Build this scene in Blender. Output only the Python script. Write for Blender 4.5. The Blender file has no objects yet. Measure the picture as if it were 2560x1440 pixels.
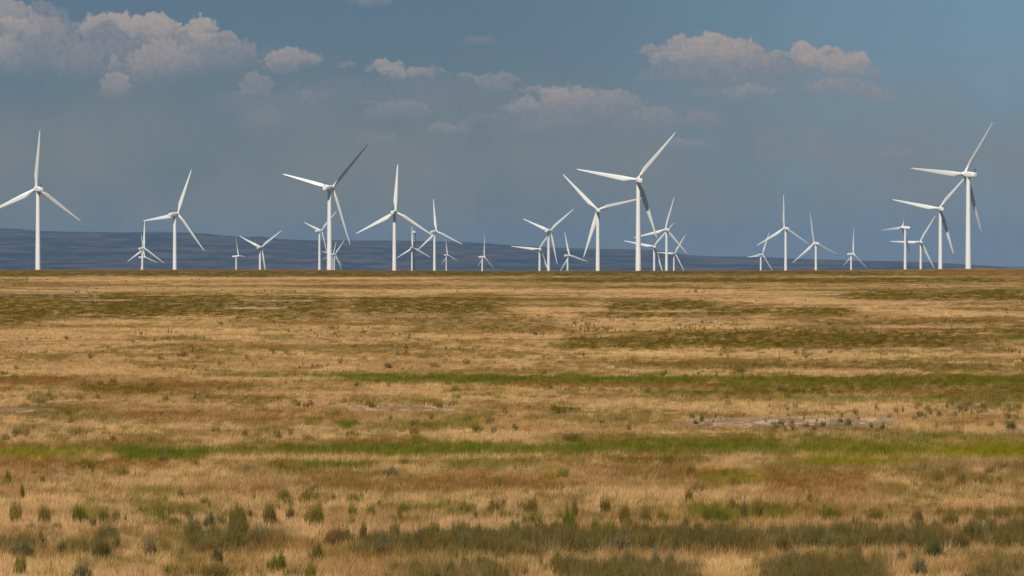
import bpy, math, random
import numpy as np
from mathutils import Matrix, Vector
rng = np.random.default_rng(7)
random.seed(7)
S = bpy.context.scene
COL = S.collection
R = math.radians

# ------------------------------------------------------------------ camera, sky, sun, exposure
EYE = 8.0                       # metres above the plain
P = 36.0 / 200.0 / 2560.0       # angle (tangent) of one photo pixel
HY = 625.0                      # photo row of eye level
cam = bpy.data.objects.new('camera', bpy.data.cameras.new('camera'))
COL.objects.link(cam)
cam.location = (0, 0, EYE)
cam.rotation_euler = (R(90), 0, 0)
cam.data.lens = 200; cam.data.sensor_width = 36
cam.data.shift_y = -95.0 / 2560.0
cam.data.clip_start = 1.0; cam.data.clip_end = 120000
S.camera = cam

SUN_EL, SUN_AZ = 50.0, 198.0    # azimuth clockwise from +Y
SUN_STRENGTH, SKY_STRENGTH, EXPOSURE = 4.4, 0.05, 0.15
SKY_TINT = (.30, .40, .56)       # the dull slate band low over the plain
SKY_TINT_HIGH = (.66, .54, .40)  # unseen upper sky, warmed to take blue out of the fill light
sd = Vector((math.sin(R(SUN_AZ)) * math.cos(R(SUN_EL)), math.cos(R(SUN_AZ)) * math.cos(R(SUN_EL)), math.sin(R(SUN_EL))))
sl = bpy.data.lights.new('sun', 'SUN'); sun = bpy.data.objects.new('sun', sl); COL.objects.link(sun)
sl.energy = SUN_STRENGTH; sl.angle = R(0.53); sl.color = (1.0, 0.94, 0.85)
sun.rotation_euler = sd.to_track_quat('Z', 'Y').to_euler(); sun.location = (0, 0, 300)
S.view_settings.view_transform = 'Standard'; S.view_settings.look = 'None'
S.view_settings.exposure = EXPOSURE; S.view_settings.gamma = 1.0
S.view_settings.use_curve_mapping = False
S.cycles.max_bounces = 5; S.cycles.diffuse_bounces = 3; S.cycles.glossy_bounces = 2
S.cycles.transmission_bounces = 2; S.cycles.volume_bounces = 1; S.cycles.transparent_max_bounces = 4
S.cycles.use_denoising = True; S.cycles.denoiser = 'OPENIMAGEDENOISE'


class NT:
    """short-hand for node trees"""
    def __init__(self, tree): self.t = tree; self.n = tree.nodes; self.l = tree.links
    def put(self, sock, v):
        if isinstance(v, bpy.types.NodeSocket): self.l.new(v, sock)
        else: sock.default_value = v
    def math(self, op, *a, clamp=False):
        n = self.n.new('ShaderNodeMath'); n.operation = op; n.use_clamp = clamp
        for i, v in enumerate(a): self.put(n.inputs[i], v)
        return n.outputs[0]
    def vec(self, op, *a):
        n = self.n.new('ShaderNodeVectorMath'); n.operation = op
        for i, v in enumerate(a):
            if op == 'SCALE' and i == 1: self.put(n.inputs['Scale'], v)
            else: self.put(n.inputs[i], v)
        return n.outputs['Value'] if op in ('DOT_PRODUCT', 'LENGTH') else n.outputs['Vector']
    def noise(self, v, scale, detail=3, rough=0.55, lac=2.0, color=False):
        n = self.n.new('ShaderNodeTexNoise'); self.put(n.inputs['Vector'], v)
        n.inputs['Scale'].default_value = scale; n.inputs['Detail'].default_value = detail
        n.inputs['Roughness'].default_value = rough; n.inputs['Lacunarity'].default_value = lac
        return n.outputs['Color' if color else 'Fac']
    def mix(self, f, a, b, mode='MIX'):
        n = self.n.new('ShaderNodeMix'); n.data_type = 'RGBA'; n.blend_type = mode
        self.put(n.inputs[0], f)
        for k, v in ((6, a), (7, b)):
            if isinstance(v, tuple) and len(v) == 3: v = v + (1,)
            self.put(n.inputs[k], v)
        return n.outputs[2]
    def ss(self, v, lo, hi, a=0.0, b=1.0):
        n = self.n.new('ShaderNodeMapRange'); n.interpolation_type = 'SMOOTHSTEP'
        self.put(n.inputs[0], v)
        for i, q in enumerate((lo, hi, a, b)): n.inputs[1 + i].default_value = q
        return n.outputs[0]

world = bpy.data.worlds.new('World'); S.world = world; world.use_nodes = True
W = NT(world.node_tree); W.n.clear()
sky = W.n.new('ShaderNodeTexSky'); sky.sky_type = 'NISHITA'; sky.sun_disc = False
sky.sun_elevation = R(SUN_EL); sky.sun_rotation = R(SUN_AZ); sky.altitude = 1500
sky.air_density = 1.0; sky.dust_density = 0.6; sky.ozone_density = 2.0
skyc = W.mix(1.0, sky.outputs[0], SKY_TINT, 'MULTIPLY')
spz = W.n.new('ShaderNodeSeparateXYZ'); W.l.new(W.n.new('ShaderNodeTexCoord').outputs['Generated'], spz.inputs[0])
skyhi = W.mix(W.ss(spz.outputs[2], .085, .35), skyc, W.mix(1.0, sky.outputs[0], SKY_TINT_HIGH, 'MULTIPLY'))
bg0 = W.n.new('ShaderNodeBackground'); W.put(bg0.inputs[0], skyhi); bg0.inputs[1].default_value = SKY_STRENGTH

# distant cumulus in domed lobes, back to front, placed by direction (tangent of azimuth and elevation)
CLOUDS = [  # cx, cy, rx, ry, opacity, brightness
 (95,120,240,70,.28,.35),(420,150,270,65,.25,.35),(1000,240,300,60,.16,.35),(1480,290,320,60,.20,.35),(1900,200,300,50,.22,.35),
 (1250,420,420,50,.12,.3),(2300,400,240,34,.14,.4),(660,290,220,60,.14,.35),(250,330,260,50,.10,.3),
 (110,30,45,25,.35,.45),(20,45,58,50,.8,.85),(30,80,62,38,.85,.9),(110,80,48,42,.75,.75),(155,82,45,55,.5,.5),
 (260,72,60,40,.92,.9),(300,66,52,34,.92,.95),(370,70,62,34,.95,1),(405,84,42,42,.9,.95),(437,78,20,20,.8,.85),(505,80,33,40,.95,1),(474,88,30,26,.9,.9),(500,108,48,24,.9,.85),(556,102,38,21,.75,.75),
 (0,118,32,52,.8,.25),(14,148,42,55,.75,.75),(130,150,110,60,.42,.3),(205,165,62,50,.35,.35),
 (265,88,42,30,.8,.28),(330,135,150,38,.7,.32),(445,112,30,28,.75,.32),(410,158,78,56,.8,.72),(520,152,62,46,.6,.45),(345,175,60,35,.5,.5),(580,118,52,26,.55,.45),(602,142,45,36,.4,.35),
 (285,168,12,25,.4,.65),(290,217,38,36,.72,.8),
 (705,168,38,20,.6,.6),(732,152,68,27,.82,.8),(640,217,38,32,.38,.55),(782,247,42,26,.25,.5),(600,240,40,20,.2,.4),
 (868,159,24,9,.5,.65),(965,166,46,18,.8,.88),(980,182,36,17,.75,.8),(1045,186,42,14,.72,.8),(1090,179,34,8,.5,.6),
 (1180,190,26,10,.4,.6),(1240,207,50,28,.45,.5),(1000,282,80,27,.4,.5),(930,256,28,9,.3,.5),(1200,106,40,15,.26,.45),(920,2,72,16,.5,.65),
 (1345,232,42,13,.6,.75),(1390,240,42,22,.75,.85),(1500,246,62,24,.65,.7),(1320,272,48,25,.7,.8),(1425,256,60,38,.75,.82),(1540,268,62,36,.6,.62),
 (1440,292,80,38,.45,.38),(1350,317,72,22,.5,.5),(1122,323,52,16,.45,.65),(1205,302,52,15,.3,.45),(1640,286,52,22,.55,.65),(1620,312,90,40,.5,.45),(1750,302,48,28,.4,.42),(1722,363,62,16,.4,.62),
 (1632,132,32,22,.7,.72),(1700,117,38,30,.85,.88),(1770,112,40,34,.95,1),(1842,127,48,32,.9,.9),
 (1950,141,36,13,.8,.9),(2010,136,33,27,.95,1),(2062,146,52,26,.9,.9),(2076,131,26,14,.85,.9),(2150,157,28,25,.95,.98),(2042,163,52,30,.85,.85),(2110,172,52,36,.85,.85),
 (1665,152,48,23,.75,.78),(1752,148,72,40,.85,.82),(1852,152,62,44,.85,.8),(1905,164,56,28,.7,.5),
 (1660,188,62,22,.5,.35),(1750,183,52,22,.6,.26),(1850,192,140,24,.5,.3),(1965,178,66,22,.6,.3),(2190,187,16,22,.4,.5),
 (1780,232,42,18,.3,.42),(1852,242,40,28,.4,.55),(1892,226,56,17,.6,.72),(2180,242,52,25,.4,.5),(2070,217,52,20,.5,.6),(2100,228,92,30,.6,.58),
 (2042,350,28,30,.28,.45),(2030,388,62,42,.32,.42),(1960,392,50,22,.25,.42),(2250,386,52,14,.36,.55),(2370,391,32,12,.32,.55),(2500,416,42,12,.26,.42),
 (940,350,52,16,.34,.5),(1090,438,52,14,.3,.5),(660,300,50,34,.24,.45),(1680,432,92,22,.24,.42),(30,402,52,45,.16,.4),
 (2700,120,80,45,.8,.9),(2790,150,90,45,.7,.5),(3000,90,100,60,.8,.8),(-200,110,100,60,.8,.8),(-330,140,90,45,.8,.6),(-600,90,120,60,.8,.8)]
K = 1 / 100.0
tc = W.n.new('ShaderNodeTexCoord').outputs['Generated']
sp = W.n.new('ShaderNodeSeparateXYZ'); W.l.new(tc, sp.inputs[0])
dx, dy, dz = sp.outputs
ys = W.math('MAXIMUM', dy, 0.01)
cb = W.n.new('ShaderNodeCombineXYZ')
uu = W.math('MULTIPLY', W.math('DIVIDE', dx, ys), K / P); vv = W.math('MULTIPLY', W.math('DIVIDE', dz, ys), K / P)
W.l.new(uu, cb.inputs[0]); W.l.new(vv, cb.inputs[1])
pv = cb.outputs[0]
d1 = W.vec('SCALE', W.vec('SUBTRACT', W.noise(pv, 2.6, 2, .5, color=True), (.5, .5, .5)), .42)
vo = W.n.new('ShaderNodeTexVoronoi'); vo.feature = 'SMOOTH_F1'; vo.voronoi_dimensions = '2D'
W.l.new(W.vec('ADD', pv, d1), vo.inputs['Vector']); vo.inputs['Scale'].default_value = 6.5; vo.inputs['Smoothness'].default_value = .15
fine = W.noise(pv, 13, 3, .6)
lump = W.math('ADD', W.math('MULTIPLY', vo.outputs['Distance'], .50), W.math('MULTIPLY', W.math('SUBTRACT', fine, .5), .45))
lump = W.math('SUBTRACT', lump, .11)
q = W.vec('MULTIPLY', W.vec('ADD', pv, d1), (1, 1, 0))
T, A = 0.4, 0.0
for i_, (cx, cy, rx, ry, s_, b_) in enumerate(CLOUDS):
    if i_ % 4 == 3:      # chains the lobes, so that few values are alive at once
        k_ = W.n.new('ShaderNodeVectorMath'); k_.operation = 'MULTIPLY_ADD'; W.l.new(T, k_.inputs[0]); k_.inputs[1].default_value = (1e-7,) * 3; W.l.new(q, k_.inputs[2]); q = k_.outputs[0]
    ry *= 1.20; rx *= 1.17
    if s_ < .5: s_ = min(.6, s_ * 1.5); b_ = min(.8, b_ * 1.15)
    c = ((cx - 1280) * K, (HY - cy) * K); iv = (1 / (rx * K), 1 / (ry * K), 0)
    n = W.n.new('ShaderNodeVectorMath'); n.operation = 'MULTIPLY_ADD'
    W.l.new(q, n.inputs[0]); n.inputs[1].default_value = iv; n.inputs[2].default_value = (-c[0] * iv[0], -c[1] * iv[1], 0)
    dd = W.vec('DOT_PRODUCT', n.outputs[0], n.outputs[0])
    sy = W.vec('DOT_PRODUCT', n.outputs[0], (-.12, 1, 0))
    e = W.math('ADD', dd, lump)
    lo = .66 if s_ > .5 else .25
    edge = W.ss(e, 1.20, lo)                       # crisp rim, soft for thin veils
    a_ = W.math('MULTIPLY', edge, W.ss(sy, -.95, .25, 0, s_))
    t_ = W.ss(sy, -.75, .85, b_ * .42, b_)  # lit crown and shaded underside are painted into each lobe
    T = W.math('ADD', T, W.math('MULTIPLY', W.math('MULTIPLY', edge, min(1, s_ * 1.15)), W.math('SUBTRACT', t_, T)))
    A = W.math('ADD', A, W.math('MULTIPLY', a_, W.math('SUBTRACT', 1.0, A)))
T = W.math('ADD', T, W.math('MULTIPLY', W.math('SUBTRACT', .30, vo.outputs['Distance']), .30), clamp=True)
low = W.ss(vv, 1.0, 5.0)
lit2 = W.math('MULTIPLY', T, W.math('MULTIPLY_ADD', low, .4, .6))
ccol = W.mix(lit2, (.150, .182, .225), (.345, .300, .283))
bg1 = W.n.new('ShaderNodeBackground')
veil = W.ss(W.noise(pv, .33, 4, .5), .25, .65, .1, .85)
skyv = W.mix(1.0, skyc, (SKY_STRENGTH,) * 3, 'MULTIPLY')
skyv = W.mix(W.ss(uu, -2, 14, 0, .8), skyv, (.17, .27, .36))
skyv = W.mix(W.math('MULTIPLY', veil, W.ss(vv, 5.5, 2.0)), skyv, (.182, .203, .207))
W.put(bg1.inputs[0], W.mix(A, skyv, ccol)); bg1.inputs[1].default_value = 1.0
inband = W.math('MULTIPLY', W.math('GREATER_THAN', dy, .5),
                W.math('MULTIPLY', W.math('LESS_THAN', W.math('ABSOLUTE', uu), 40.0),
                       W.math('MULTIPLY', W.math('LESS_THAN', vv, 12.0), W.math('GREATER_THAN', vv, -2.0))))
mx = W.n.new('ShaderNodeMixShader'); W.l.new(inband, mx.inputs[0])
W.l.new(bg0.outputs[0], mx.inputs[1]); W.l.new(bg1.outputs[0], mx.inputs[2])
wo = W.n.new('ShaderNodeOutputWorld'); W.l.new(mx.outputs[0], wo.inputs[0])
world.cycles.sampling_method = 'MANUAL'; world.cycles.sample_map_resolution = 256

# ------------------------------------------------------------------ helpers
def material(name, base=(.5, .5, .5), rough=.8, spec=.3):
    m = bpy.data.materials.new(name); m.use_nodes = True
    N = NT(m.node_tree); b = N.n['Principled BSDF']
    b.inputs['Base Color'].default_value = (*base, 1); b.inputs['Roughness'].default_value = rough
    b.inputs['Specular IOR Level'].default_value = spec
    return m, N, b

def mesh_obj(name, co, faces, mat, parent=None, colors=None, smooth=False):
    """co (n,3); faces (m,k) of constant k"""
    co = np.asarray(co, dtype=np.float32); faces = np.asarray(faces, dtype=np.int32)
    me = bpy.data.meshes.new(name)
    me.vertices.add(len(co)); me.vertices.foreach_set('co', co.ravel())
    m, k = faces.shape
    me.loops.add(m * k); me.loops.foreach_set('vertex_index', faces.ravel())
    me.polygons.add(m); me.polygons.foreach_set('loop_start', np.arange(0, m * k, k, dtype=np.int32))
    if smooth: me.polygons.foreach_set('use_smooth', np.ones(m, dtype=bool))
    me.update(calc_edges=True)
    if colors is not None:
        a = me.color_attributes.new('tone', 'FLOAT_COLOR', 'POINT')
        c = np.ones((len(co), 4), dtype=np.float32); c[:, :3] = colors
        a.data.foreach_set('color', c.ravel())
    me.materials.append(mat)
    o = bpy.data.objects.new(name, me); COL.objects.link(o); o.parent = parent
    return o

def tag(o, label=None, cat=None, group=None, kind=None):
    if label: o['label'] = label
    if cat: o['category'] = cat
    if group: o['group'] = group
    if kind: o['kind'] = kind
    return o

def hash2(ix, iy, seed):
    h = (ix.astype(np.int64) * 374761393 + iy.astype(np.int64) * 668265263 + seed * 974711) & 0xffffffff
    h = ((h ^ (h >> 13)) * 1274126177) & 0xffffffff
    h = h ^ (h >> 16)
    return (h & 0xffffff) / float(0xffffff)
def vnoise(x, y, seed):
    ix = np.floor(x); iy = np.floor(y); fx = x - ix; fy = y - iy
    fx = fx * fx * (3 - 2 * fx); fy = fy * fy * (3 - 2 * fy)
    a = hash2(ix, iy, seed); b = hash2(ix + 1, iy, seed); c = hash2(ix, iy + 1, seed); d = hash2(ix + 1, iy + 1, seed)
    return (a * (1 - fx) + b * fx) * (1 - fy) + (c * (1 - fx) + d * fx) * fy
def fbm(x, y, seed, oct=3):
    s = 0; a = .5; t = 0
    for o in range(oct):
        s = s + a * vnoise(x * 2 ** o + 17.3 * o, y * 2 ** o + 9.1 * o, seed + o); t += a; a *= .55
    return s / t
def sst(v, a, b):
    t = np.clip((v - a) / (b - a), 0, 1); return t * t * (3 - 2 * t)

# ------------------------------------------------------------------ the lie of the land
CREST = np.array([(-1500, 676), (0, 674.5), (300, 674), (700, 674), (1000, 676), (1200, 677.5), (1500, 677), (1800, 676), (2100, 675.2), (2280, 673.2), (2480, 670.8), (2560, 672.3), (2900, 674), (4000, 676)])
# each turbine: tower column, hub row and rotor radius in photo pixels, yaw, blade phase
T_DATA = [
 (95, 472.9, 147.8, 23, 4), (437, 535.9, 119.3, -35, 22), (355.8, 621.4, 71.1, -38, 2), (356.2, 643.3, 59.7, -57, 104),
 (590.5, 641.0, 56.5, -74, 91), (650, 619.0, 71.4, -27, 54), (823.7, 470.1, 149.5, -27, 45), (798.7, 577.5, 72.4, -45, 48),
 (835.7, 636.0, 44.2, -35, 39), (831, 638.0, 36.3, -37, 16), (986, 530.6, 120.3, -14, 3), (1029.8, 619.1, 53.3, -18, 119),
 (1086.2, 579.3, 82.0, -35, 114), (1115.6, 637.7, 40.0, -52, 111), (1205.6, 642.5, 54.7, -64, 4), (1349, 623.2, 71.3, 10, 36),
 (1371.4, 577.4, 85.6, -29, 51), (1419, 638.9, 61.7, -46, 105), (1494.7, 525.3, 124.7, 4, 76), (1595.8, 450.7, 155.4, 10, 40),
 (1635.5, 616.7, 77.1, 4, 41), (1666.3, 574.3, 84.7, 16, 16), (1684.7, 633.7, 54.9, -30, 33), (1902, 637.0, 61.0, -49, 24),
 (1964.2, 571.2, 85.4, 23, 119), (2039.7, 608.8, 78.5, 31, 111), (2127.8, 635.4, 65.0, -62, 3), (2263, 569.1, 84.8, 51, 25),
 (2301.9, 605.2, 77.0, 7, 31), (2351, 522.4, 121.3, 9, 41), (2420.8, 436.3, 160.6, 33, 35)]
ROTOR, HUB = 40.0, 80.0
TP = []
for tx, hy, r, a, th in T_DATA:
    d = ROTOR / (r * P)
    TP.append(((tx - 1280) * P * d, d, EYE + (HY - hy) * P * d - HUB))
TP = np.array(TP)

def crest_d(px): return EYE / ((np.interp(px, CREST[:, 0], CREST[:, 1]) - HY) * P)
FALL = np.array([(2400, 0), (2700, -3.5), (3000, -12), (3556, -25), (4560, -38), (6700, -50), (8000, -67), (10400, -84), (16000, -88), (60000, -92)])
def ground_z(x, y):
    yy = np.maximum(y, 1.0)
    px = x / yy / P + 1280
    dc = crest_d(px)
    z = np.where(y > dc, np.interp(y - dc + 2400, FALL[:, 0], FALL[:, 1]), 0.0)
    z = z - 1.5 * sst(y, dc, dc + 60)
    # local correction so every tower stands on the ground
    num = 0; den = .02
    m = y > 3000
    if m.any():
        xm, ym, dcm = x[m], y[m], dc[m]
        num = np.zeros_like(xm); den = np.full_like(xm, .02)
        for i, (tx, ty, tz) in enumerate(TP):
            base = np.interp(ty - crest_d(np.array([tx / ty / P + 1280])) + 2400, FALL[:, 0], FALL[:, 1])[0] - 1.5
            w = 1.0 / (((xm - tx) ** 2 + (ym - ty) ** 2) / 90.0 ** 2 + .02)
            w = w * w
            num += w * (tz - base); den += w
        z[m] = z[m] + num / den
    near = sst(y, 3000, 1200)
    z = z + near * (fbm(x / 9, y / 9, 5, 2) - .5) * .10
    return z

# vegetation: photo-row bands turned into patches lying on the ground
# type: O olive, R russet, G green, D dark sage scrub, S bare pale soil, Y yellow-green
BANDS = [
 ('G', -900, 3400, 1117, 1137, .50), ('G', 760, 3400, 940, 957, .55), ('Y', 1900, 3400, 1105, 1140, .45), ('O', -900, 3400, 674, 690, .55),
 ('O', -900, 1500, 676, 689, .95), ('O', 1300, 2250, 677, 686, .9), ('R', 2250, 3400, 676, 688, .5), ('R', -900, 3400, 673, 678, .6),
 ('O', 1200, 2700, 694, 706, .75), ('O', 700, 1900, 712, 722, .4), ('G', 1850, 2700, 722, 728, .6), ('O', 2050, 3300, 727, 750, .9),
 ('O', 1500, 1800, 752, 775, .8), ('O', 1750, 2150, 768, 786, .7), ('O', 1450, 1860, 780, 793, .65), ('O', 850, 1300, 742, 784, .75), ('O', 1250, 1500, 745, 765, .4),
 ('O', -700, 420, 738, 792, .75), ('O', 250, 600, 738, 788, .95), ('O', 560, 860, 738, 796, .7), ('O', -400, 120, 775, 808, .6),
 ('O', 2000, 2500, 800, 812, .5), ('O', 1560, 2480, 828, 866, .85), ('O', 1380, 1700, 842, 872, .6), ('O', 2450, 3300, 812, 845, .6), ('G', 2490, 2700, 842, 852, .7),
 ('O', 1000, 1420, 795, 830, .45), ('G', 400, 520, 843, 852, .5), ('G', 650, 740, 836, 848, .5), ('O', 300, 520, 840, 852, .4), ('G', 380, 480, 856, 864, .3),
 ('O', 1700, 2560, 908, 925, .45), ('O', 1560, 1760, 905, 915, .4),
 ('G', 470, 1010, 935, 942, .75), ('G', 830, 1300, 936, 955, .8), ('G', 1150, 1800, 942, 962, .95), ('R', 1240, 1900, 957, 966, .9),
 ('O', 1700, 3300, 938, 985, .6), ('G', 1760, 2300, 945, 970, .5), ('G', 2300, 3300, 940, 962, .55), ('R', 1900, 2400, 975, 985, .5),
 ('R', -600, 260, 943, 962, .7), ('R', 180, 620, 958, 978, .75), ('O', 200, 420, 962, 985, .5), ('O', 550, 950, 965, 978, .4),
 ('O', 1500, 2100, 976, 984, .55), ('G', 1600, 1780, 984, 996, .5), ('G', 1850, 3000, 990, 1008, .55), ('O', 460, 720, 993, 1008, .5), ('O', 850, 1100, 988, 1010, .4), ('G', 980, 1090, 1000, 1012, .35),
 ('S', 860, 1150, 1017, 1026, .9), ('S', -80, 140, 1022, 1029, .95), ('O', 60, 290, 1016, 1036, .4), ('S', 1440, 1570, 1010, 1014, .7),
 ('O', 1370, 1460, 1019, 1029, .7), ('R', 300, 950, 1030, 1058, .5), ('G', 1100, 1240, 1040, 1052, .2),
 ('S', 1690, 2240, 1047, 1068, .85), ('O', 1650, 2260, 1060, 1078, .35), ('S', -40, 250, 731, 735, .9), ('S', 180, 340, 749, 752, .8), ('S', 560, 720, 768, 773, .9), ('S', 630, 800, 750, 753, .7), ('S', 860, 960, 795, 800, .6), ('S', 1700, 1800, 799, 803, .6), ('S', 2020, 2100, 735, 738, .6), ('S', 2490, 2700, 1064, 1076, .5),
 ('G', 830, 900, 1050, 1066, .9), ('G', 760, 810, 1048, 1062, .6), ('G', 950, 1215, 1048, 1068, .6), ('O', 900, 1120, 1060, 1080, .45), ('G', 245, 300, 1050, 1062, .5), ('G', 330, 430, 1056, 1062, .4),
 ('D', 20, 230, 1068, 1082, .35), ('O', 400, 760, 1074, 1092, .35),
 ('R', -600, 60, 1110, 1140, .4), ('Y', -600, 290, 1128, 1150, .9), ('G', 270, 540, 1122, 1152, 1.0), ('G', 520, 720, 1125, 1140, .6), ('O', 560, 900, 1104, 1130, .5), ('G', 700, 860, 1112, 1140, .7),
 ('G', 840, 1240, 1108, 1140, .85), ('R', 800, 1060, 1100, 1112, .4), ('G', 1200, 1480, 1118, 1134, .75), ('G', 1340, 2000, 1098, 1130, .85), ('O', 1380, 2100, 1085, 1104, .4),
 ('G', 1950, 2350, 1095, 1130, .65), ('G', 2240, 2700, 1086, 1100, .6), ('Y', 2290, 3100, 1112, 1152, .85), ('O', 2050, 2300, 1076, 1092, .35),
 ('R', -700, 520, 1150, 1174, .85), ('O', 190, 250, 1158, 1172, .8), ('G', 650, 960, 1155, 1170, .85), ('R', 520, 760, 1150, 1166, .5), ('R', 880, 1100, 1148, 1160, .4),
 ('G', 1100, 1350, 1150, 1170, .7), ('R', 1200, 1420, 1146, 1156, .6), ('Y', 1970, 2330, 1148, 1164, .85), ('O', 1500, 1800, 1142, 1158, .6), ('R', 1450, 1660, 1142, 1152, .4),
 ('D', 2250, 2620, 1158, 1176, .5), ('D', 1640, 1760, 1146, 1158, .4), ('R', 1650, 1850, 1175, 1200, .55), ('R', 1050, 1420, 1188, 1225, .65), ('Y', 1360, 1420, 1170, 1200, .5), ('Y', 1740, 1960, 1185, 1212, .55),
 ('R', 1900, 2180, 1178, 1232, .7), ('O', 560, 780, 1168, 1184, .4), ('R', 850, 1150, 1205, 1235, .5), ('G', 320, 470, 1224, 1244, .5),
 ('O', 2170, 2560, 1228, 1245, .3), ('G', 170, 300, 1272, 1298, .55), ('G', 320, 500, 1272, 1288, .55), ('G', 940, 1180, 1262, 1276, .5),
 ('O', 1280, 1480, 1248, 1290, .4), ('G', 1700, 1990, 1264, 1300, .6), ('O', 1990, 2300, 1276, 1298, .45), ('O', 2300, 2700, 1275, 1300, .5),
 ('D', 480, 720, 1340, 1385, .75), ('D', 860, 1300, 1350, 1386, .9), ('D', 1270, 1960, 1343, 1386, 1.0), ('D', 1920, 2420, 1342, 1378, 1.0), ('D', 2380, 3300, 1335, 1368, 1.0),
 ('D', -500, 110, 1362, 1386, .75), ('D', 180, 300, 1366, 1390, .7), ('R', 600, 860, 1366, 1390, .45),
 ('D', 960, 1290, 1425, 1480, .6), ('D', 1390, 1760, 1428, 1490, .9), ('D', 1900, 2220, 1415, 1500, .9), ('D', 2400, 2900, 1432, 1500, .6), ('O', 400, 620, 1425, 1500, .5),
]
TONES = {'O': (.092, .064, .005), 'R': (.185, .092, .024), 'G': (.088, .098, .004), 'D': (.078, .060, .018), 'S': (.56, .39, .27), 'Y': (.165, .142, .006)}
TANS = np.array([(.42, .262, .104), (.47, .278, .138), (.56, .372, .156)])
def band_weight(px, py, b, nz):
    t, x0, x1, y0, y1, s = b
    hw = (x1 - x0) / 2; hh = (y1 - y0) / 2
    rg = 1.1 if t == 'D' else .40
    ex = sst(hw - np.abs(px - (x0 + x1) / 2) + (nz - .5) * hw * rg, -.08 * hw, .28 * hw)
    ey = sst(hh - np.abs(py - (y0 + y1) / 2) + (nz - .5) * hh * 1.3, -.45 * hh, .30 * hh)
    return ex * ey * s
def veg(x, y):
    """returns colour (n,3) and the weights of bare soil, green and scrub"""
    y = np.maximum(y, 30.0)
    px = x / y / P + 1280; py = HY + EYE / (y * P)
    n = len(x)
    sc = np.clip(y / 300.0, .6, 6)
    ly = np.log(y)
    big = fbm(px / 420, 13 * ly, 11, 3); mid = fbm(px / 130 + 3, 42 * ly, 23, 3); fine = fbm(px / 26, 100 * ly, 37, 3)
    k = fbm(px / 600, 9 * ly, 41, 3)
    tan = TANS[0][None] * (1 - k[:, None]) + TANS[1][None] * k[:, None]
    l = sst(mid, .42, .62)[:, None]; tan = tan * (1 - .6 * l) + TANS[2][None] * .6 * l
    col = tan.copy()
    # unplanned speckle of olive and russet
    pat = sst(big * .34 + mid * .30 + fine * .36, .475, .585)
    f = (pat * .74)[:, None]; ol = np.array(TONES['O'])[None]; col = col * (1 - f) + ol * f
    pat2 = sst(fbm(px / 300, 26 * ly, 71, 4), .50, .62); f = (pat2 * .42)[:, None]
    col = col * (1 - f) + np.array(TONES['R'])[None] * f
    ws = np.zeros(n); wg = np.zeros(n); wd = np.zeros(n)
    nz = fbm(px / 60, 60 * ly, 53, 3); nz2 = fbm(px / 24, 110 * ly, 59, 3)
    streak = .55 * nz + .45 * nz2
    mott = fbm(px / 14, 150 * ly, 97, 3)
    for b in BANDS:
        m = (px > b[1] - 120) & (px < b[2] + 120) & (py > b[3] - 25) & (py < b[4] + 25)
        if not m.any(): continue
        w = band_weight(px[m], py[m], b, streak[m])
        t = b[0]; c = np.array(TONES[t])[None]
        wm = (w * (.80 + .8 * np.clip(nz2[m] - .25, 0, .6)))[:, None] if t != 'S' else w[:, None]
        if t in 'OR': wm = wm * (.45 + 1.1 * sst(mott[m], .30, .62))[:, None]
        wm = np.clip(wm, 0, 1)
        col[m] = col[m] * (1 - wm) + c * wm
        if t == 'S':
            ws[m] = np.maximum(ws[m], w)
            # broken crust: darker litter between pale soil
            dk = sst(.5 * fine[m] + .5 * nz[m], .40, .50)[:, None] * w[:, None] * .85
            col[m] = col[m] * (1 - dk) + np.array((.13, .09, .062))[None] * dk
        elif t in 'GY': wg[m] = np.maximum(wg[m], w)
        elif t == 'D': wd[m] = np.maximum(wd[m], w)
    sp_ = fbm(px / 11, 170 * ly, 83, 2)
    col = col * (.60 + .42 * fine + .38 * sp_)[:, None]
    # unseen ground beyond the crest, greyed and darkened to cut bounce onto the blades
    far = sst(y, 2500, 3000)[:, None]; col = col * (1 - far) + np.array((.085, .090, .080))[None] * far
    return col, ws, wg, wd

# ------------------------------------------------------------------ plain
gm, N, b = material('prairie_soil', rough=1.0, spec=.0)
att = N.n.new('ShaderNodeVertexColor'); att.layer_name = 'tone'
geo = N.n.new('ShaderNodeNewGeometry').outputs['Position']
n1 = N.noise(geo, 3.0, 5, .65); n2 = N.noise(N.vec('MULTIPLY', geo, (1, .35, 1)), .35, 4, .6)
N.put(b.inputs['Base Color'], N.mix(1.0, att.outputs[0], N.mix(N.math('ADD', N.math('MULTIPLY', n1, .5), N.math('MULTIPLY', n2, .5)), (.55, .52, .50), (1.35, 1.35, 1.3)), 'MULTIPLY'))
rows = [-300, -120, -40, 0, 30, 60, 90, 110]
py = np.concatenate([np.arange(1560, 1100, -4.0), np.arange(1100, 760, -1.8), np.arange(760, 671, -.6)])
rows = np.concatenate([rows, EYE / ((py - HY) * P), np.arange(2480, 3100, 30), np.geomspace(3100, 34000, 190)])
u = np.concatenate([np.linspace(-.8, -.2, 16)[:-1], np.linspace(-.2, -.13, 20)[:-1], np.linspace(-.13, .13, 620), np.linspace(.13, .2, 20)[1:], np.linspace(.2, .8, 16)[1:]])
Yg, Ug = np.meshgrid(rows, u, indexing='ij')
Xg = Ug * (np.abs(Yg) + 60 * np.clip(1 - Yg / 400, 0, 1) * 1.0)
xf, yf = Xg.ravel(), Yg.ravel()
zf = ground_z(xf, yf); cf, ws_, wg_, wd_ = veg(xf, yf)
nr, nc = Yg.shape
idx = np.arange(nr * nc).reshape(nr, nc)
fc = np.stack([idx[:-1, :-1], idx[:-1, 1:], idx[1:, 1:], idx[1:, :-1]], -1).reshape(-1, 4)
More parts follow.
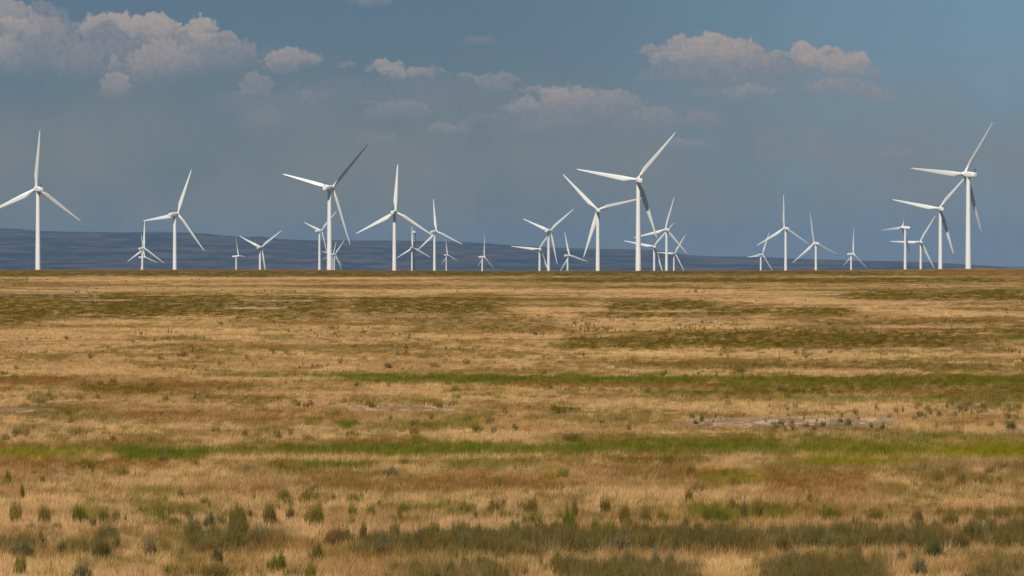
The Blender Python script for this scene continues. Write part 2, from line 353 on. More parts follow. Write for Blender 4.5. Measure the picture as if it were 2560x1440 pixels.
g = mesh_obj('ground', np.stack([xf, yf, zf], -1), fc, gm, colors=cf, smooth=True)
tag(g, 'dry grass plain streaked tan, olive and green reaching to a low crest', kind='structure')

# ------------------------------------------------------------------ grass standing on the plain
def grass_mat(name, transl=.2):
    m = bpy.data.materials.new(name); m.use_nodes = True; N = NT(m.node_tree); N.n.clear()
    a = N.n.new('ShaderNodeVertexColor'); a.layer_name = 'tone'
    d = N.n.new('ShaderNodeBsdfDiffuse'); t = N.n.new('ShaderNodeBsdfTranslucent')
    N.l.new(a.outputs[0], d.inputs[0]); N.l.new(a.outputs[0], t.inputs[0])
    # thin, rounded, drooping leaves scatter light much as an upward facing mat does
    gn = N.n.new('ShaderNodeNewGeometry').outputs['Normal']
    nn = N.vec('NORMALIZE', N.vec('ADD', N.vec('SCALE', gn, .55), (0, -.15, .8)))
    N.l.new(nn, d.inputs['Normal'])
    x = N.n.new('ShaderNodeMixShader'); x.inputs[0].default_value = transl
    N.l.new(d.outputs[0], x.inputs[1]); N.l.new(t.outputs[0], x.inputs[2])
    o = N.n.new('ShaderNodeOutputMaterial'); N.l.new(x.outputs[0], o.inputs[0])
    return m
GM = grass_mat('grass_blades')

def blades(bx, by, bz, h, w, lx, ly, col, tipcol=None):
    """vertical triangles: base centre, height, width, lean of tip"""
    n = len(bx)
    ang = rng.uniform(-.9, .9, n)
    ex, ey = np.cos(ang) * w / 2, np.sin(ang) * w / 2
    co = np.empty((n, 3, 3), dtype=np.float32)
    co[:, 0] = np.stack([bx - ex, by - ey, bz], -1); co[:, 1] = np.stack([bx + ex, by + ey, bz], -1)
    co[:, 2] = np.stack([bx + lx, by + ly, bz + h], -1)
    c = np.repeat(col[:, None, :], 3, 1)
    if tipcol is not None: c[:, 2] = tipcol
    return co.reshape(-1, 3), c.reshape(-1, 3)

def make_grass(ntuft, per, side=0):
    # tufts are spread evenly over the field of view, so their density thins with distance
    px = rng.uniform(-420, 2980, ntuft); py = rng.uniform(674.5, 1520, ntuft) 
    y = EYE / ((py - HY) * P); y = y * (1 + rng.uniform(-.004, .004, ntuft)); x = (px - 1280) * P * y
    if side:             # the same grass on either side of the strip the lens takes in
        y = rng.uniform(118, 400, ntuft); x = (.105 * y + 1.5 + rng.random(ntuft) * 32) * rng.choice([-1, 1], ntuft); px = x / y / P + 1280
    dc = crest_d(px); keep = y < dc + 10
    x, y = x[keep], y[keep]; n = len(x)
    c, ws, wg, wd = veg(x, y)
    keep = rng.random(n) > np.clip(ws * 1.0, 0, .90)
    x, y, c, wg, wd = x[keep], y[keep], c[keep], wg[keep], wd[keep]; n = len(x)
    tone = ((rng.normal(0, 1, n) * np.interp(y, [200, 700], [.17, .26]) + 1.0) * (1 + .22 * (fbm(x / .9, y / 2.0, 91, 2) - .5)))
    hue = rng.normal(0, .05, n)
    c = c * tone[:, None] * np.stack([1 + hue, np.ones(n), 1 - hue], -1)
    th = rng.uniform(.12, .32, n) * (1 + .25 * wg + 1.1 * wd)
    tr = rng.uniform(.05, .22, n) * np.clip(y / 350, 1, 5)
    rep = lambda a: np.repeat(a, per, 0)
    m = n * per
    fa = rng.uniform(0, 2 * np.pi, m); fr = np.sqrt(rng.random(m)) * rep(tr)
    bx = rep(x) + np.cos(fa) * fr; by = rep(y) + np.sin(fa) * fr
    h = rep(th) * rng.uniform(.55, 1.15, m)
    sp = rng.uniform(.05, .55, m) * h
    lx = np.cos(fa) * sp + .10 * h; ly = np.sin(fa) * sp
    d = rep(y)
    w = np.maximum(.011, .75 * P * d) * rng.uniform(.7, 1.5, m)
    cc = rep(c) * rng.normal(1, .12, m)[:, None]
    cc = np.clip(cc, .01, .75)
    bz = ground_z(bx, by) - .02
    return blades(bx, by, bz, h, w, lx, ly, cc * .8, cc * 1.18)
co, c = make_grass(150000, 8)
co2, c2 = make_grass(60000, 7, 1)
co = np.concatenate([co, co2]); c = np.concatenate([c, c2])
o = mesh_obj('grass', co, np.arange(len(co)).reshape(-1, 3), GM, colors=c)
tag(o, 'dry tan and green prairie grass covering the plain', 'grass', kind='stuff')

# ------------------------------------------------------------------ shrubs
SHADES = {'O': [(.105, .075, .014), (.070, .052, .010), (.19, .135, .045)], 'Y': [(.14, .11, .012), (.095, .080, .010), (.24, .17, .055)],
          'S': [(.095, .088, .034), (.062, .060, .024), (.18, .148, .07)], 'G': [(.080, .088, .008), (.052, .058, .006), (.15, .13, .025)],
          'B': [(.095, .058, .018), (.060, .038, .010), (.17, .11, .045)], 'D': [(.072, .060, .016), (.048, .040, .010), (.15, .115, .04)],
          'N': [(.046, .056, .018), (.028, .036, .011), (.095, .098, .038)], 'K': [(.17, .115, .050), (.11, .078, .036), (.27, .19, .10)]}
def shrub_geo(x, y, w, h, kind, nst, upright=.5, loose=1.0):
    """many thin stems fanning out of one root crown, leaf flecks along them"""
    A, B, C_ = [np.array(v) for v in SHADES[kind]]
    rnd = kind in 'NS'
    a = rng.uniform(0, 2 * np.pi, nst); r = np.sqrt(rng.random(nst))
    rootr = .30 * w if not rnd else .15 * w
    nsub = 1 if rnd and w < 1 else rng.integers(2, 6)
    sx = rng.uniform(-.5, .5, nsub) * (w - 2 * rootr) * .9; sy = rng.uniform(-.4, .4, nsub) * w; sh = rng.uniform(.55, 1.1, nsub); sh[0] = 1.05
    sub = rng.integers(0, nsub, nst)
    if nsub > 1: w = w * .62; rootr = rootr * .62
    bx = x + sx[sub] * (nsub > 1) + np.cos(a) * r * rootr; by = y + sy[sub] * (nsub > 1) + np.sin(a) * r * rootr
    out = (w * .5 - rootr) * r * rng.uniform(.7, 1.15, nst)
    hh = h * sh[sub] * (1 - (.22 if not rnd else .55) * r ** 2) * np.where(rng.random(nst) < .25, rng.uniform(.9, 1.3, nst), rng.uniform(.5, 1.05, nst))
    tx, ty = np.cos(a) * out, np.sin(a) * out
    lumps = 1 + .18 * np.sin(a * 3 + x * 9) ; hh = hh * lumps
    wd = max(.012, .8 * P * y)
    ws = wd * rng.uniform(.6, 1.3, nst)
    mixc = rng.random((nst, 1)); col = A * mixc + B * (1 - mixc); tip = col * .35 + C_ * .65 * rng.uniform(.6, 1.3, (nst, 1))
    bz = ground_z(bx, by) - .02
    c1, k1 = blades(bx, by, bz, hh, ws, tx, ty, col, tip)
    # leaf flecks
    m = int(nst * 1.1)
    i = rng.integers(0, nst, m); t = rng.uniform(.1, .9, m)
    jx = rng.normal(0, .035 * w * loose, m); jy = rng.normal(0, .035 * w, m)
    fx = bx[i] + tx[i] * t + jx; fy = by[i] + ty[i] * t + jy; fz = bz[i] + hh[i] * t * .92
    s = wd * rng.uniform(1.0, 2.4, m)
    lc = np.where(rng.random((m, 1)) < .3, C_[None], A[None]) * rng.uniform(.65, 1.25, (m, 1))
    an = rng.uniform(0, 6.28, m)
    c2, k2 = blades(fx, fy, fz, s * rng.uniform(.8, 2.2, m), s, np.cos(an) * s * .8, np.sin(an) * s * .8, lc)
    return np.concatenate([c1, c2]), np.concatenate([k1, k2])
SM = grass_mat('shrub_foliage', .15)
SHRUBS = [  # px, base row, width px, height px, kind, label
 (57, 1240, 22, 32, 'O', 'small olive tuft standing alone in the dry grass by the left edge'),
 (23, 1199, 26, 28, 'O', 'small yellow-olive tuft at the left edge, topmost of its lone tufts'),
 (35, 1298, 60, 46, 'Y', 'wispy straw-tipped bush leftmost in the row before the dark scrub'),
 (112, 1302, 42, 48, 'O', 'compact dark olive bush right of the wispy leftmost one'),
 (200, 1300, 52, 38, 'G', 'green leafy bush third from the left in the lower row'),
 (258, 1300, 38, 30, 'G', 'short bright green bush leaning on the third bush from the left'),
 (380, 1292, 110, 22, 'G', 'long low green clump left of the round blue-green sagebrush'),
 (524, 1313, 46, 36, 'N', 'round dark blue-green sagebrush, darkest of the lower left row'),
 (598, 1302, 56, 46, 'O', 'olive bush with upright stems, left of the brown-tipped pair'),
 (292, 1347, 92, 48, 'S', 'wide wispy grey-green sagebrush below the long green clump'),
 (372, 1383, 48, 50, 'K', 'pale grey-brown dry bush right under the wide wispy sagebrush'),
 (55, 1387, 92, 42, 'S', 'dull grey-green bush at the left edge beside the dark scrub'),
 (155, 1374, 50, 30, 'S', 'thin see-through sage tuft between two dark clumps at lower left'),
 (252, 1391, 76, 40, 'D', 'dense dark mound of scrub at lower left, on bare tan grass'),
 (52, 1434, 56, 50, 'Y', 'yellow-olive upright bush in the bottom left corner'),
 (545, 1404, 50, 38, 'D', 'dark rounded bush hanging below the scrub belt at left'),
 (535, 1446, 112, 42, 'O', 'wide olive bush cut by the bottom edge, left of centre'),
 (205, 1446, 75, 40, 'S', 'grey-green bush cut by the bottom edge, beside the corner bush'),
 (672, 1302, 60, 52, 'O', 'brown-olive tall bush left of the small tufted one'),
 (724, 1292, 30, 36, 'O', 'small narrow olive tuft between two tall bushes'),
 (785, 1302, 60, 56, 'Y', 'yellowest tall bush, right of the small narrow tuft'),
 (764, 1246, 36, 32, 'O', 'olive tuft directly above the yellowest tall bush'),
 (882, 1282, 36, 32, 'G', 'short green bush first right of the yellowest tall bush'),
 (925, 1281, 40, 28, 'G', 'low green bush second right of the yellowest tall bush'),
 (1010, 1279, 54, 24, 'G', 'flat bright green clump in the middle of the lower row'),
 (1165, 1275, 64, 20, 'G', 'flat green clump right of the middle one in the lower row'),
 (845, 1354, 110, 42, 'B', 'wide dark brown bush with upright stems above the scrub belt'),
 (790, 1396, 52, 40, 'D', 'greyish dark bush below the wide dark brown one'),
 (690, 1424, 66, 42, 'G', 'green feathery bush above the bottom edge, left of centre'),
 (775, 1446, 50, 42, 'Y', 'yellow-green bush cut by the bottom edge below the greyish dark one'),
 (1150, 1345, 54, 48, 'O', 'tall wispy olive bush rising out of the scrub belt near the centre'),
 (1325, 1272, 52, 38, 'O', 'spiky olive bush left of the tallest green bush'),
 (1423, 1332, 58, 64, 'G', 'tallest green bush, just above the scrub belt right of centre'),
 (1435, 1290, 30, 46, 'O', 'slim olive bush growing behind the tallest green one'),
 (1515, 1273, 36, 40, 'O', 'rounded olive bush alone in tan grass right of the tallest green one'),
 (1560, 1308, 42, 54, 'O', 'dark olive upright bush, second right of the tallest green one'),
 (1612, 1302, 50, 38, 'O', 'stemmy olive bush right of the dark upright one'),
 (1657, 1300, 40, 32, 'G', 'small green bush right end of the stemmy olive group'),
 (1330, 1332, 54, 32, 'B', 'short rusty brown bush touching the scrub belt near the centre'),
 (1487, 1324, 36, 20, 'G', 'tiny green tuft between the tallest green bush and dark upright one'),
 (1727, 1250, 36, 28, 'B', 'small brown-topped bush high above the wide green group'),
 (1795, 1302, 110, 46, 'G', 'widest green bush of the lower row, right of centre'),
 (1862, 1292, 40, 50, 'O', 'olive bush on the right shoulder of the widest green one'),
 (1895, 1290, 36, 50, 'O', 'upright dark olive bush ending the widest green group'),
 (2075, 1293, 74, 40, 'G', 'dark-topped green mound standing clear at lower right'),
 (2190, 1294, 84, 30, 'O', 'low straggly olive bush right of the green mound'),
 (2290, 1304, 54, 36, 'B', 'dark-headed brown bush at lower right, thin at the base'),
 (2380, 1308, 64, 38, 'O', 'mixed olive bush right of the dark-headed brown one'),
 (2450, 1300, 62, 40, 'O', 'olive bush with straw tips near the right edge'),
 (2510, 1292, 64, 38, 'O', 'full olive bush closest to the right edge in its row'),
 (2335, 1388, 64, 42, 'N', 'deep green bush hanging below the scrub belt at lower right'),
 (2050, 1350, 60, 34, 'N', 'dark blue-green bush standing proud of the scrub belt at right'),
 (2298, 1432, 56, 46, 'S', 'fan-shaped sage bush alone near the bottom right'),
 (2445, 1446, 64, 34, 'D', 'dark bush cut by the bottom edge near the right corner'),
 (1755, 1048, 18, 22, 'G', 'small round bright green bush at the left end of the bare patch'),
 (1732, 1040, 16, 14, 'N', 'tiny dark bush behind the round bright green one'),
 (1740, 1054, 30, 9, 'N', 'flat dark bush in front of the round bright green one'),
 (1936, 1067, 20, 15, 'N', 'dark bush at the near rim of the bare patch, leftmost there'),
 (1984, 1069, 20, 11, 'N', 'low dark bush second along the near rim of the bare patch'),
 (2057, 1059, 24, 15, 'N', 'broad dark bush midway along the far rim of the bare patch'),
 (2120, 1057, 25, 19, 'G', 'greenest bush on the bare soil patch, right of the broad dark one'),
 (2035, 1070, 14, 9, 'N', 'smallest dark bush in the middle of the bare patch'),
 (2178, 1063, 17, 13, 'N', 'dark bush second from the right end of the bare patch'),
 (2207, 1067, 22, 15, 'N', 'dark bush at the right end of the bare patch'),
 (2340, 1064, 17, 15, 'S', 'lone grey-green bush right of the bare patch in pale grass'),
 (2528, 1069, 42, 23, 'N', 'wide dark sagebrush near the right edge on a bare rim'),
 (1287, 1071, 27, 17, 'N', 'lone round dark green bush in pale grass at centre'),
 (1235, 1077, 28, 18, 'K', 'faded brown bush left of the lone round one at centre'),
 (1195, 1073, 38, 20, 'G', 'bright green mound left of the faded brown bush'),
 (866, 1067, 54, 17, 'G', 'vivid green grass mound left of centre in tan grass'),
 (1042, 1106, 44, 34, 'Y', 'tall wispy straw and olive bush behind the long green strip'),
 (1262, 1030, 22, 22, 'S', 'thin forked sage bush above the lone round one'),
 (1415, 1029, 76, 11, 'D', 'long flat dark shrub row lying right of centre'),
 (1432, 1096, 82, 20, 'B', 'wide brown bush on the upper rim of the green strip'),
 (625, 1168, 64, 20, 'K', 'grey-brown dead bush under the green strip at left'),
 (795, 914, 34, 8, 'K', 'small grey dead bush far out on the smooth tan field'),
]
taken = []
for (px, pyb, wpx, hpx, kind, label) in SHRUBS:
    d = EYE / ((pyb - HY) * P)
    pyb += .10 / (P * d); hpx += .13 / (P * d)      # the foot stands hidden in the grass
    d = EYE / ((pyb - HY) * P); x = (px - 1280) * P * d; w = wpx * P * d; h = hpx * P * d
    taken.append((px, pyb, wpx))
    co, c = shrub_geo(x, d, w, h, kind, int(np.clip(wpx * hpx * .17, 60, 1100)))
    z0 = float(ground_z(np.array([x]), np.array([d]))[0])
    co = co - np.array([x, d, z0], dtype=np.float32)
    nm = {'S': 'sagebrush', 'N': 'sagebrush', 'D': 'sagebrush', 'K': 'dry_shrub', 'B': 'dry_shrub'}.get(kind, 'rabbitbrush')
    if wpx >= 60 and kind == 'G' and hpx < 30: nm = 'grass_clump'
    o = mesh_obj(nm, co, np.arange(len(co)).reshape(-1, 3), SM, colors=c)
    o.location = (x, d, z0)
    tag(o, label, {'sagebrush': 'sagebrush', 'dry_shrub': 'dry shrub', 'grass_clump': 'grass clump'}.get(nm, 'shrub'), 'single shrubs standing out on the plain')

# the dark belts, too thick to count, and the countless small shrubs far out
parts_c, parts_k = [], []
cand = 0
for b in [q for q in BANDS if q[0] == 'D' and q[3] > 1300]:
    area = (b[2] - b[1]) * (b[4] - b[3])
    for _ in range(int(area / 250 * b[5])):
        px = rng.uniform(b[1], b[2]); pyb = rng.uniform(b[3], b[4] + 2)
        if px < -420 or px > 2980: continue
        edge = min(px - b[1], b[2] - px) / 120
        if rng.random() > edge + .45: continue
        d = EYE / ((pyb - HY) * P); x = (px - 1280) * P * d
        kd = 'DDDOSBOG'[int(vnoise(np.array([px / 60.]), np.array([pyb / 9.]), 3)[0] * 7.99)]
        wpx = rng.uniform(26, 70); hpx = rng.uniform(30, 60)
        co, c = shrub_geo(x, d, wpx * P * d, hpx * P * d, kd, int(wpx * hpx * .16))
        parts_c.append(co); parts_k.append(c)
WISPS = [(-420, 2980, 1245, 1325, 130, 'OOOYBG'), (-420, 2980, 1385, 1450, 60, 'OOYSBG'), (900, 2980, 1325, 1345, 60, 'OODDY'), (-420, 2980, 1060, 1100, 50, 'OOBYS'), (1500, 2600, 1015, 1050, 60, 'OSSB'),
         (-420, 2980, 985, 1035, 45, 'OOBYG'), (-420, 2980, 1140, 1215, 40, 'OOBBYG'), (1660, 2260, 1044, 1078, 22, 'NNDBK'), (-420, 2980, 800, 900, 200, 'OOOG'), (900, 2500, 795, 860, 200, 'OOGD'), (-420, 2980, 900, 985, 60, 'OOBG'), (-420, 2980, 720, 800, 120, 'OOO')]
for x0, x1, y0, y1, cnt, kinds in WISPS:
    cx0 = rng.uniform(x0, x1, max(3, cnt // 7)); cy0 = rng.uniform(y0, y1, len(cx0))
    for _ in range(cnt):
        j = rng.integers(0, len(cx0)); k_ = (y0 + y1) / 2 - HY
        px = cx0[j] + rng.normal(0, 14 + .10 * k_); pyb = np.clip(cy0[j] + rng.normal(0, .012 * k_), y0, y1)
        if px < x0 - 40 or px > x1 + 40: continue
        d = EYE / ((pyb - HY) * P); x = (px - 1280) * P * d
        hm_ = rng.uniform(.22, .50) * (.75 if kinds[0] == 'N' else 1); hpx = hm_ / (P * d); wpx = hpx * rng.uniform(.5, 1.5)
        co, c = shrub_geo(x, d, wpx * P * d, hpx * P * d, kinds[int(rng.random() * len(kinds))], int(np.clip(wpx * hpx * .10, 10, 140)))
        parts_c.append(co); parts_k.append(c)
for _ in range(1900):
    pyb = 690 + 560 * rng.random() ** 1.6; px = rng.uniform(-420, 2980)
    d = EYE / ((pyb - HY) * P); x = (px - 1280) * P * d
    dens = fbm(np.array([px / 300.]), np.array([pyb / 22.]), 77, 2)[0]
    if rng.random() > (dens - .46) * 4.0 * (1.0 if pyb < 1000 else .35): continue
    hpx = rng.uniform(.26, .50) / (P * d); wpx = hpx * rng.uniform(.6, 2.6)
    kd = 'OOOGYBS'[int(rng.random() * 7)]
    co, c = shrub_geo(x, d, wpx * P * d, hpx * P * d, kd, int(np.clip(wpx * hpx * .13, 10, 160)))
    parts_c.append(co); parts_k.append(c)
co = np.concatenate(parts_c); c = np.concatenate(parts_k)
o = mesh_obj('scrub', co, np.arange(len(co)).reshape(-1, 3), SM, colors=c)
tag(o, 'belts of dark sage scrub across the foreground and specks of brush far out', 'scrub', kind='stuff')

# ------------------------------------------------------------------ hills
HP = np.array([(-1600, 566), (-900, 562), (-400, 568), (0, 570), (40, 572), (90, 576), (170, 579), (300, 581), (390, 579), (440, 580), (520, 584), (560, 589), (620, 592), (650, 591), (700, 597), (780, 601), (820, 600), (980, 601), (1060, 602), (1140, 604), (1200, 607), (1260, 611), (1330, 616), (1400, 619), (1500, 622), (1540, 622), (1640, 625), (1690, 632), (1720, 638), (1800, 641), (1880, 641), (1950, 645), (2050, 648), (2150, 652), (2260, 653), (2330, 656), (2440, 662), (2500, 667), (2560, 673), (2700, 680), (4200, 700)])
hpx = np.linspace(-1500, 4000, 900); hy = np.linspace(13500, 27000, 130)
HXp, HYd = np.meshgrid(hpx, hy, indexing='xy'); HXp = HXp.ravel(); HYd = HYd.ravel()
top = EYE + (HY - np.interp(HXp, HP[:, 0], HP[:, 1])) * P * 25000
t = np.clip((HYd - 14000) / 11000, 0, 1)
s = t * t * (3 - 2 * t) * .45 + .55 * t
X = (HXp - 1280) * P * HYd
rid = fbm(X / 900 + 3, HYd / 700, 301, 4) - .5
gul = fbm(X / 260 + HYd / 900, HYd / 420, 311, 3) - .5
Z = -95 + (top + 95) * s + (rid * 46 + gul * 16) * np.sin(np.pi * np.clip(t, 0, 1)) * np.clip((top + 95) / 120, .15, 1)
Z += (fbm(X / 180, HYd * 0 + 2.5, 321, 3) - .5) * 5 * t
Z = np.where(HYd > 25000, top - (HYd - 25000) * .03, Z)
Z = np.where(HYd < 14000, -100, Z)
nr, nc = 130, 900
idx = np.arange(nr * nc).reshape(nr, nc)
fc = np.stack([idx[:-1, :-1], idx[:-1, 1:], idx[1:, 1:], idx[1:, :-1]], -1).reshape(-1, 4)
hm, N, b = material('hillside', rough=1, spec=.0)
geo = N.n.new('ShaderNodeNewGeometry').outputs['Position']
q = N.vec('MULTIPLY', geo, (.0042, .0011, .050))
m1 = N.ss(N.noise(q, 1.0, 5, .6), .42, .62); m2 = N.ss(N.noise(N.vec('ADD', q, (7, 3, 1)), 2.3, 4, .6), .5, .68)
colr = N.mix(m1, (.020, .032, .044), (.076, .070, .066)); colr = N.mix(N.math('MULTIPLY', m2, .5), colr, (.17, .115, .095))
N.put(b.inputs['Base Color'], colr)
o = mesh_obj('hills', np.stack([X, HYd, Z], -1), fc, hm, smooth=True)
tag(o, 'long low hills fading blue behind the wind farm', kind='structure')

# ------------------------------------------------------------------ wind turbines
wm, N, b = material('white_paint', (.78, .765, .73), .42, .4)
tcn = N.n.new('ShaderNodeTexCoord').outputs['Object']
dirt = N.ss(N.noise(N.vec('MULTIPLY', tcn, (1, 1, .12)), 1.4, 4, .6), .45, .8)
N.put(b.inputs['Base Color'], N.mix(dirt, (.85, .835, .795), (.76, .735, .68)))
dm, _, _ = material('dark_metal', (.05, .05, .055), .6)
sm_, _, _ = material('seam_metal', (.42, .42, .41), .5)

def lathe(prof, n=28):
    co, fc = [], []
    for r, z in prof:
        for k in range(n):
            a = 2 * math.pi * k / n; co.append((r * math.cos(a), r * math.sin(a), z))
    for i in range(len(prof) - 1):
        for k in range(n):
            fc.append((i * n + k, i * n + (k + 1) % n, (i + 1) * n + (k + 1) % n, (i + 1) * n + k))
    return co, fc
def rawmesh(name, co, fc, mat, smooth=True):
    me = bpy.data.meshes.new(name); me.from_pydata([tuple(map(float, v)) for v in co], [], fc); me.update()
    me.materials.append(mat)
    if smooth:
        for p_ in me.polygons: p_.use_smooth = True
        me.set_sharp_from_angle(angle=R(38))
    return me
def loft(secs):
    n = len(secs[0]); co = [v for s_ in secs for v in s_]; fc = []
    for i in range(len(secs) - 1):
        for k in range(n): fc.append((i * n + k, i * n + (k + 1) % n, (i + 1) * n + (k + 1) % n, (i + 1) * n + k))
    fc.append(tuple(range(n))[::-1]); fc.append(tuple(range((len(secs) - 1) * n, len(secs) * n)))
    return co, fc
# tower: three flanged cans on a short foundation ring
prof = [(0, 0), (2.9, 0), (2.9, .25), (2.08, .3)]
for z in (.3, 26, 52, 77.6):
    r = 2.08 - (2.08 - 1.28) * z / 77.6
    if 1 < z < 77: prof += [(r, z - .12), (r + .05, z - .1), (r + .05, z + .1), (r, z + .12)]
    else: prof += [(r, z)]
prof += [(1.45, 77.7), (1.45, 78.15), (0, 78.15)]
prof = [(r if r < 2.9 else r, z) for r, z in prof]
tower_me = rawmesh('tower', *lathe(prof), wm)
# door and steps at the foot
door_me = rawmesh('tower_door', *loft([[(-.45, 2.02, .9), (.45, 2.02, .9), (.45, 2.12, .9), (-.45, 2.12, .9)], [(-.45, 2.0, 3.0), (.45, 2.0, 3.0), (.45, 2.1, 3.0), (-.45, 2.1, 3.0)]]), sm_, False)
def rr(w, h, y, n=6, e=.45, zc=0):
    """rounded-rectangle ring in the xz plane at y"""
    pts = []
    for k in range(24):
        a = 2 * math.pi * k / 24; c_, s_ = math.cos(a), math.sin(a)
        pts.append((w / 2 * math.copysign(abs(c_) ** e, c_), y, zc + h / 2 * math.copysign(abs(s_) ** e, s_)))
    return pts
nac = [rr(1.2, 1.2, -7.3, zc=.1), rr(2.4, 2.4, -7.15, zc=.1), rr(2.9, 2.9, -6.6, zc=.1), rr(3.3, 3.3, -4.5, zc=.1), rr(3.5, 3.6, -1.5), rr(3.5, 3.6, 1.4), rr(3.1, 3.3, 2.3), rr(2.5, 2.5, 2.75, e=.8)]
nac_me = rawmesh('nacelle', *loft(nac[::-1]), wm)
# instrument mast on the roof near the rear
def box(x0, x1, y0, y1, z0, z1):
    co = [(x, y, z) for z in (z0, z1) for x, y in ((x0, y0), (x1, y0), (x1, y1), (x0, y1))]
    return co, [(0, 3, 2, 1), (4, 5, 6, 7), (0, 1, 5, 4), (1, 2, 6, 5), (2, 3, 7, 6), (3, 0, 4, 7)]
def boxes(bs):
    co, fc = [], []
    for b_ in bs:
        c_, f_ = box(*b_); k = len(co); co += c_; fc += [tuple(i + k for i in q_) for q_ in f_]
    return co, fc
mast_me = rawmesh('sensor_mast', *boxes([(-.35, .35, -6.4, -6.15, 1.55, 2.5), (-.12, .12, -6.35, -6.2, 2.5, 4.0), (-.6, -.12, -6.32, -6.24, 3.5, 3.62), (.12, .6, -6.32, -6.24, 3.5, 3.62), (-.72, -.5, -6.38, -6.18, 3.4, 3.95), (.5, .72, -6.38, -6.18, 3.4, 3.95)]), dm, False)
# hub and nose (axis along +y)
hub = []
for r, y in ((1.15, -1.35), (1.45, -1.2), (1.6, -.6), (1.62, .4), (1.4, 1.2), (1.0, 1.8), (.5, 2.15), (.12, 2.25)):
    hub.append([(r * math.cos(2 * math.pi * k / 24), y, r * math.sin(2 * math.pi * k / 24)) for k in range(24)])
hub_me = rawmesh('hub', *loft(hub[::-1]), wm)
# blade along +z, chord along x, suction side +y
secs = []
NB = 26
for i in range(NB):
    s_ = i / (NB - 1); z = 1.0 + s_ * (ROTOR - 1.0)
    f = z / ROTOR
    chord = np.interp(f, [0, .05, .12, .22, .35, .55, .75, .9, .97, 1], [1.8, 1.8, 2.3, 3.25, 2.95, 2.2, 1.5, 1.0, .7, .22])
    thick = np.interp(f, [0, .05, .12, .22, .4, 1], [1.0, 1.0, .66, .36, .24, .16])
    tw = R(np.interp(f, [0, .2, .4, .7, 1], [14, 11, 6, 2, 0]))
    rnd = np.interp(f, [0, .05, .2], [1, 1, 0])
    bend = 1.3 * s_ ** 2
    ring = []
    for k in range(20):
        a = 2 * math.pi * k / 20
        xa = math.cos(a)                      # -1 trailing .. 1 leading
        th = math.sin(a) * (rnd + (1 - rnd) * (.62 + .38 * xa) * (1 - .15 * xa))
        cx = xa * chord / 2 - (1 - rnd) * chord * .18
        cy = th * thick * chord / 2
        ring.append((cx * math.cos(tw) - cy * math.sin(tw), cx * math.sin(tw) + cy * math.cos(tw) + bend, z))
    secs.append(ring)
blade_me = rawmesh('blade', *loft(secs), wm)

T_LABEL = [
  'large white turbine whose lower left blade is cut by the left frame edge',
 'second tallest turbine from the left, with its left blade almost level',
 'small turbine between the two leftmost tall ones, one blade straight up',
 'tiny distant turbine hidden behind the small one, its nacelle halfway down that tower',
 'tiny turbine seen edge on against the hills, left of the small V shaped one',
 'small turbine with two blades raised in a V over the hills',
 'large turbine with thin blades, the upper right one in dark shade',
 'small turbine just left of the thin bladed large one, nacelle pointing left',
 'distant small turbine just right of the thin bladed large tower',
 'faintest distant turbine peeping out from behind the thin bladed large tower',
 'tall turbine left of the centre posed like a tripod, one blade straight up',
 'small turbine beside the lattice antenna mast, right blade reaching the next tower',
 'medium turbine right of the antenna mast, with boxy nacelle and dull lower left blade',
 'tiny turbine just right of the medium one with the boxy nacelle',
 'tiny lone turbine with one blade up, near the centre on the fading hills',
 'small turbine with level left blade, beside the medium wide V turbine',
 'medium turbine with two blades raised in a wide V, right of the centre',
 'tiny turbine with one blade up, just right of the medium wide V turbine',
 'tall turbine seen square on from behind, one blade pointing at the largest tower',
 'largest central turbine, left blade nearly level, dark shadow on its neck',
 'small turbine just right of the largest central tower, one blade far out left',
 'medium turbine right of the largest central one, blades up, left and lower right',
 'tiny turbine under the lower right blade of its medium neighbour',
 'tiny turbine whose raised blade crosses its medium right neighbour',
 'medium turbine with one blade straight up and blades spread evenly, right of centre',
 'small turbine with raised blade leaning left, right of the evenly spread one',
 'tiny lone turbine in the wide gap left of the right cluster',
 'slim side on turbine, nacelle pointing right, leftmost of the right cluster',
 'small low turbine between the slim side on one and the tall pair',
 'tall turbine second from the right, one blade reaching up to the rightmost hub',
 'rightmost and largest turbine, left blade level, small mast on its nacelle']
root0 = None
PITCH = {6: (60, 18, 50)}
def assemble(i):
    root = bpy.data.objects.new('wind_turbine', None); COL.objects.link(root)
    def part(name, me, m, parent=root):
        o_ = bpy.data.objects.new(name, me); COL.objects.link(o_); o_.parent = parent; o_.matrix_basis = m; return o_
    tx, hy_, r_, a, th = T_DATA[i]
    x, y, z = TP[i]; root.location = (x, y, z)
    tw_ = part('tower', tower_me, Matrix())
    part('door', door_me, Matrix(), tw_)
    head = Matrix.Translation((0, 0, HUB)) @ Matrix.Rotation(R(a), 4, 'Z') @ Matrix.Rotation(R(4), 4, 'X')
    nc_ = part('nacelle', nac_me, head)
    part('sensor_mast', mast_me, Matrix(), nc_)
    hb = head @ Matrix.Translation((0, 4.2, 0))
    part('hub', hub_me, hb)
    for k in range(3):
        part('blade', blade_me, hb @ Matrix.Rotation(R(th + 120 * k), 4, 'Y') @ Matrix.Rotation(R(-1.5), 4, 'X') @ Matrix.Rotation(R(PITCH.get(i, (6, 6, 6))[k]), 4, 'Z'))
    root.empty_display_size = 5
    tag(root, T_LABEL[i], 'wind turbine', 'white wind turbines standing beyond the crest')
for i in range(len(T_DATA)): assemble(i)

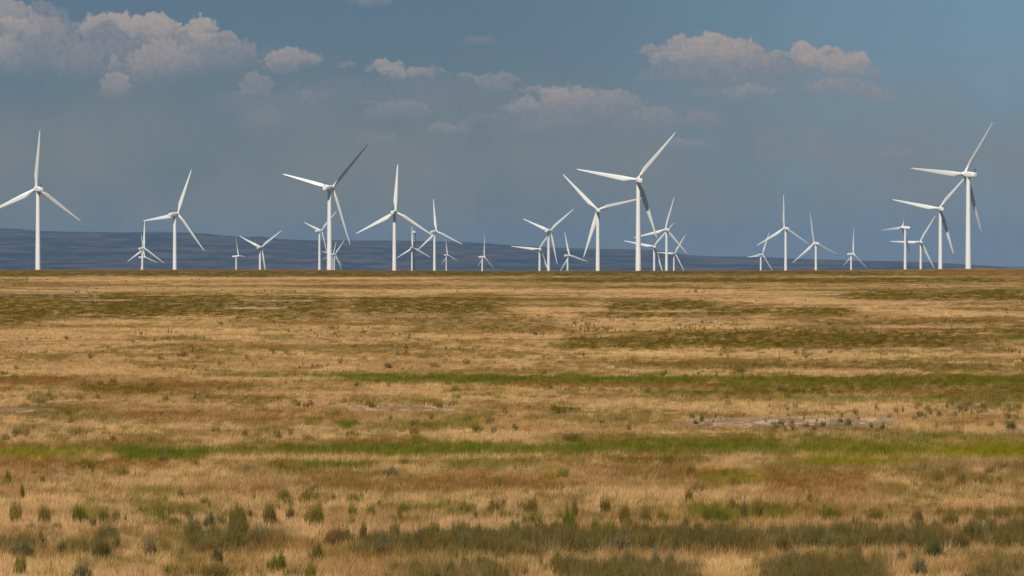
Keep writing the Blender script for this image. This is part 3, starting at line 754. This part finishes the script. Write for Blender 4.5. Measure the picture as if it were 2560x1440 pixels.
# antenna mast beside the small turbine
d = 5600.0; mxp = 1035.5
mx_, mz = (mxp - 1280) * P * d, float(ground_z(np.array([(mxp - 1280) * P * d]), np.array([d]))[0])
toph = EYE + (HY - 577.5) * P * d - mz
root = bpy.data.objects.new('antenna_mast', None); COL.objects.link(root); root.location = (mx_, d, mz)
tag(root, 'thin lattice mast with dark antennas and a pale drum on top', 'antenna mast')
co, fc = [], []
def bar(p0, p1, w):
    p0, p1 = Vector(p0), Vector(p1); z_ = (p1 - p0).normalized(); x_ = z_.orthogonal().normalized() * w / 2; y_ = z_.cross(x_)
    k = len(co)
    for p_ in (p0, p1):
        for s1, s2 in ((-1, -1), (1, -1), (1, 1), (-1, 1)): co.append(tuple(p_ + x_ * s1 + y_ * s2))
    fc.extend([(k, k + 3, k + 2, k + 1), (k + 4, k + 5, k + 6, k + 7)] + [(k + j, k + (j + 1) % 4, k + 4 + (j + 1) % 4, k + 4 + j) for j in range(4)])
L = .55
tri = [(L, -L * .58), (-L, -L * .58), (0, L * 1.15)]
for cx, cy in tri: bar((cx, cy, 0), (cx, cy, toph - 1.5), .14)
zz = 0
while zz < toph - 4:
    for j in range(3):
        a_, b_ = tri[j], tri[(j + 1) % 3]; bar((a_[0], a_[1], zz), (b_[0], b_[1], zz + 1.6), .07); bar((a_[0], a_[1], zz + 1.6), (b_[0], b_[1], zz + 1.6), .07)
    zz += 1.6
o = bpy.data.objects.new('lattice', rawmesh('lattice', co, fc, dm, False)); COL.objects.link(o); o.parent = root
o = bpy.data.objects.new('drum', rawmesh('drum', *lathe([(0, toph - 2.1), (1.0, toph - 2.1), (1.15, toph - 1.6), (1.15, toph - .5), (.8, toph), (0, toph)], 18), wm)); COL.objects.link(o); o.parent = root
for k, (ax, az) in enumerate(((1.3, 3.2), (1.35, 5.6), (1.25, 8.2), (1.3, 10.6), (-.2, 4.6), (-.1, 7.2), (0, 9.6))):
    c_, f_ = boxes([(ax - .45, ax + .45, -1.2, -.8, toph - az - 1.0, toph - az + .8), (min(ax, 0), max(ax, 0), -.85, -.7, toph - az - .1, toph - az + .1)])
    o = bpy.data.objects.new('antenna_panel', rawmesh('antenna_panel', c_, f_, dm if k < 4 else sm_, False)); COL.objects.link(o); o.parent = root

# ------------------------------------------------------------------ air
hz = bpy.data.meshes.new('haze')
c_, f_ = box(-28000, 28000, -420, 34500, -104, 128)
hz.from_pydata(c_, [], f_); hz.update()
hmz = bpy.data.materials.new('hazy_air'); hmz.use_nodes = True; N = NT(hmz.node_tree); N.n.clear()
v = N.n.new('ShaderNodeVolumePrincipled'); v.inputs['Color'].default_value = (.26, .45, .76, 1)
v.inputs['Density'].default_value = 2.6e-5; v.inputs['Anisotropy'].default_value = 0.0
o = N.n.new('ShaderNodeOutputMaterial'); N.l.new(v.outputs[0], o.inputs['Volume'])
hz.materials.append(hmz); ho = bpy.data.objects.new('haze', hz); COL.objects.link(ho)
tag(ho, kind='stuff')
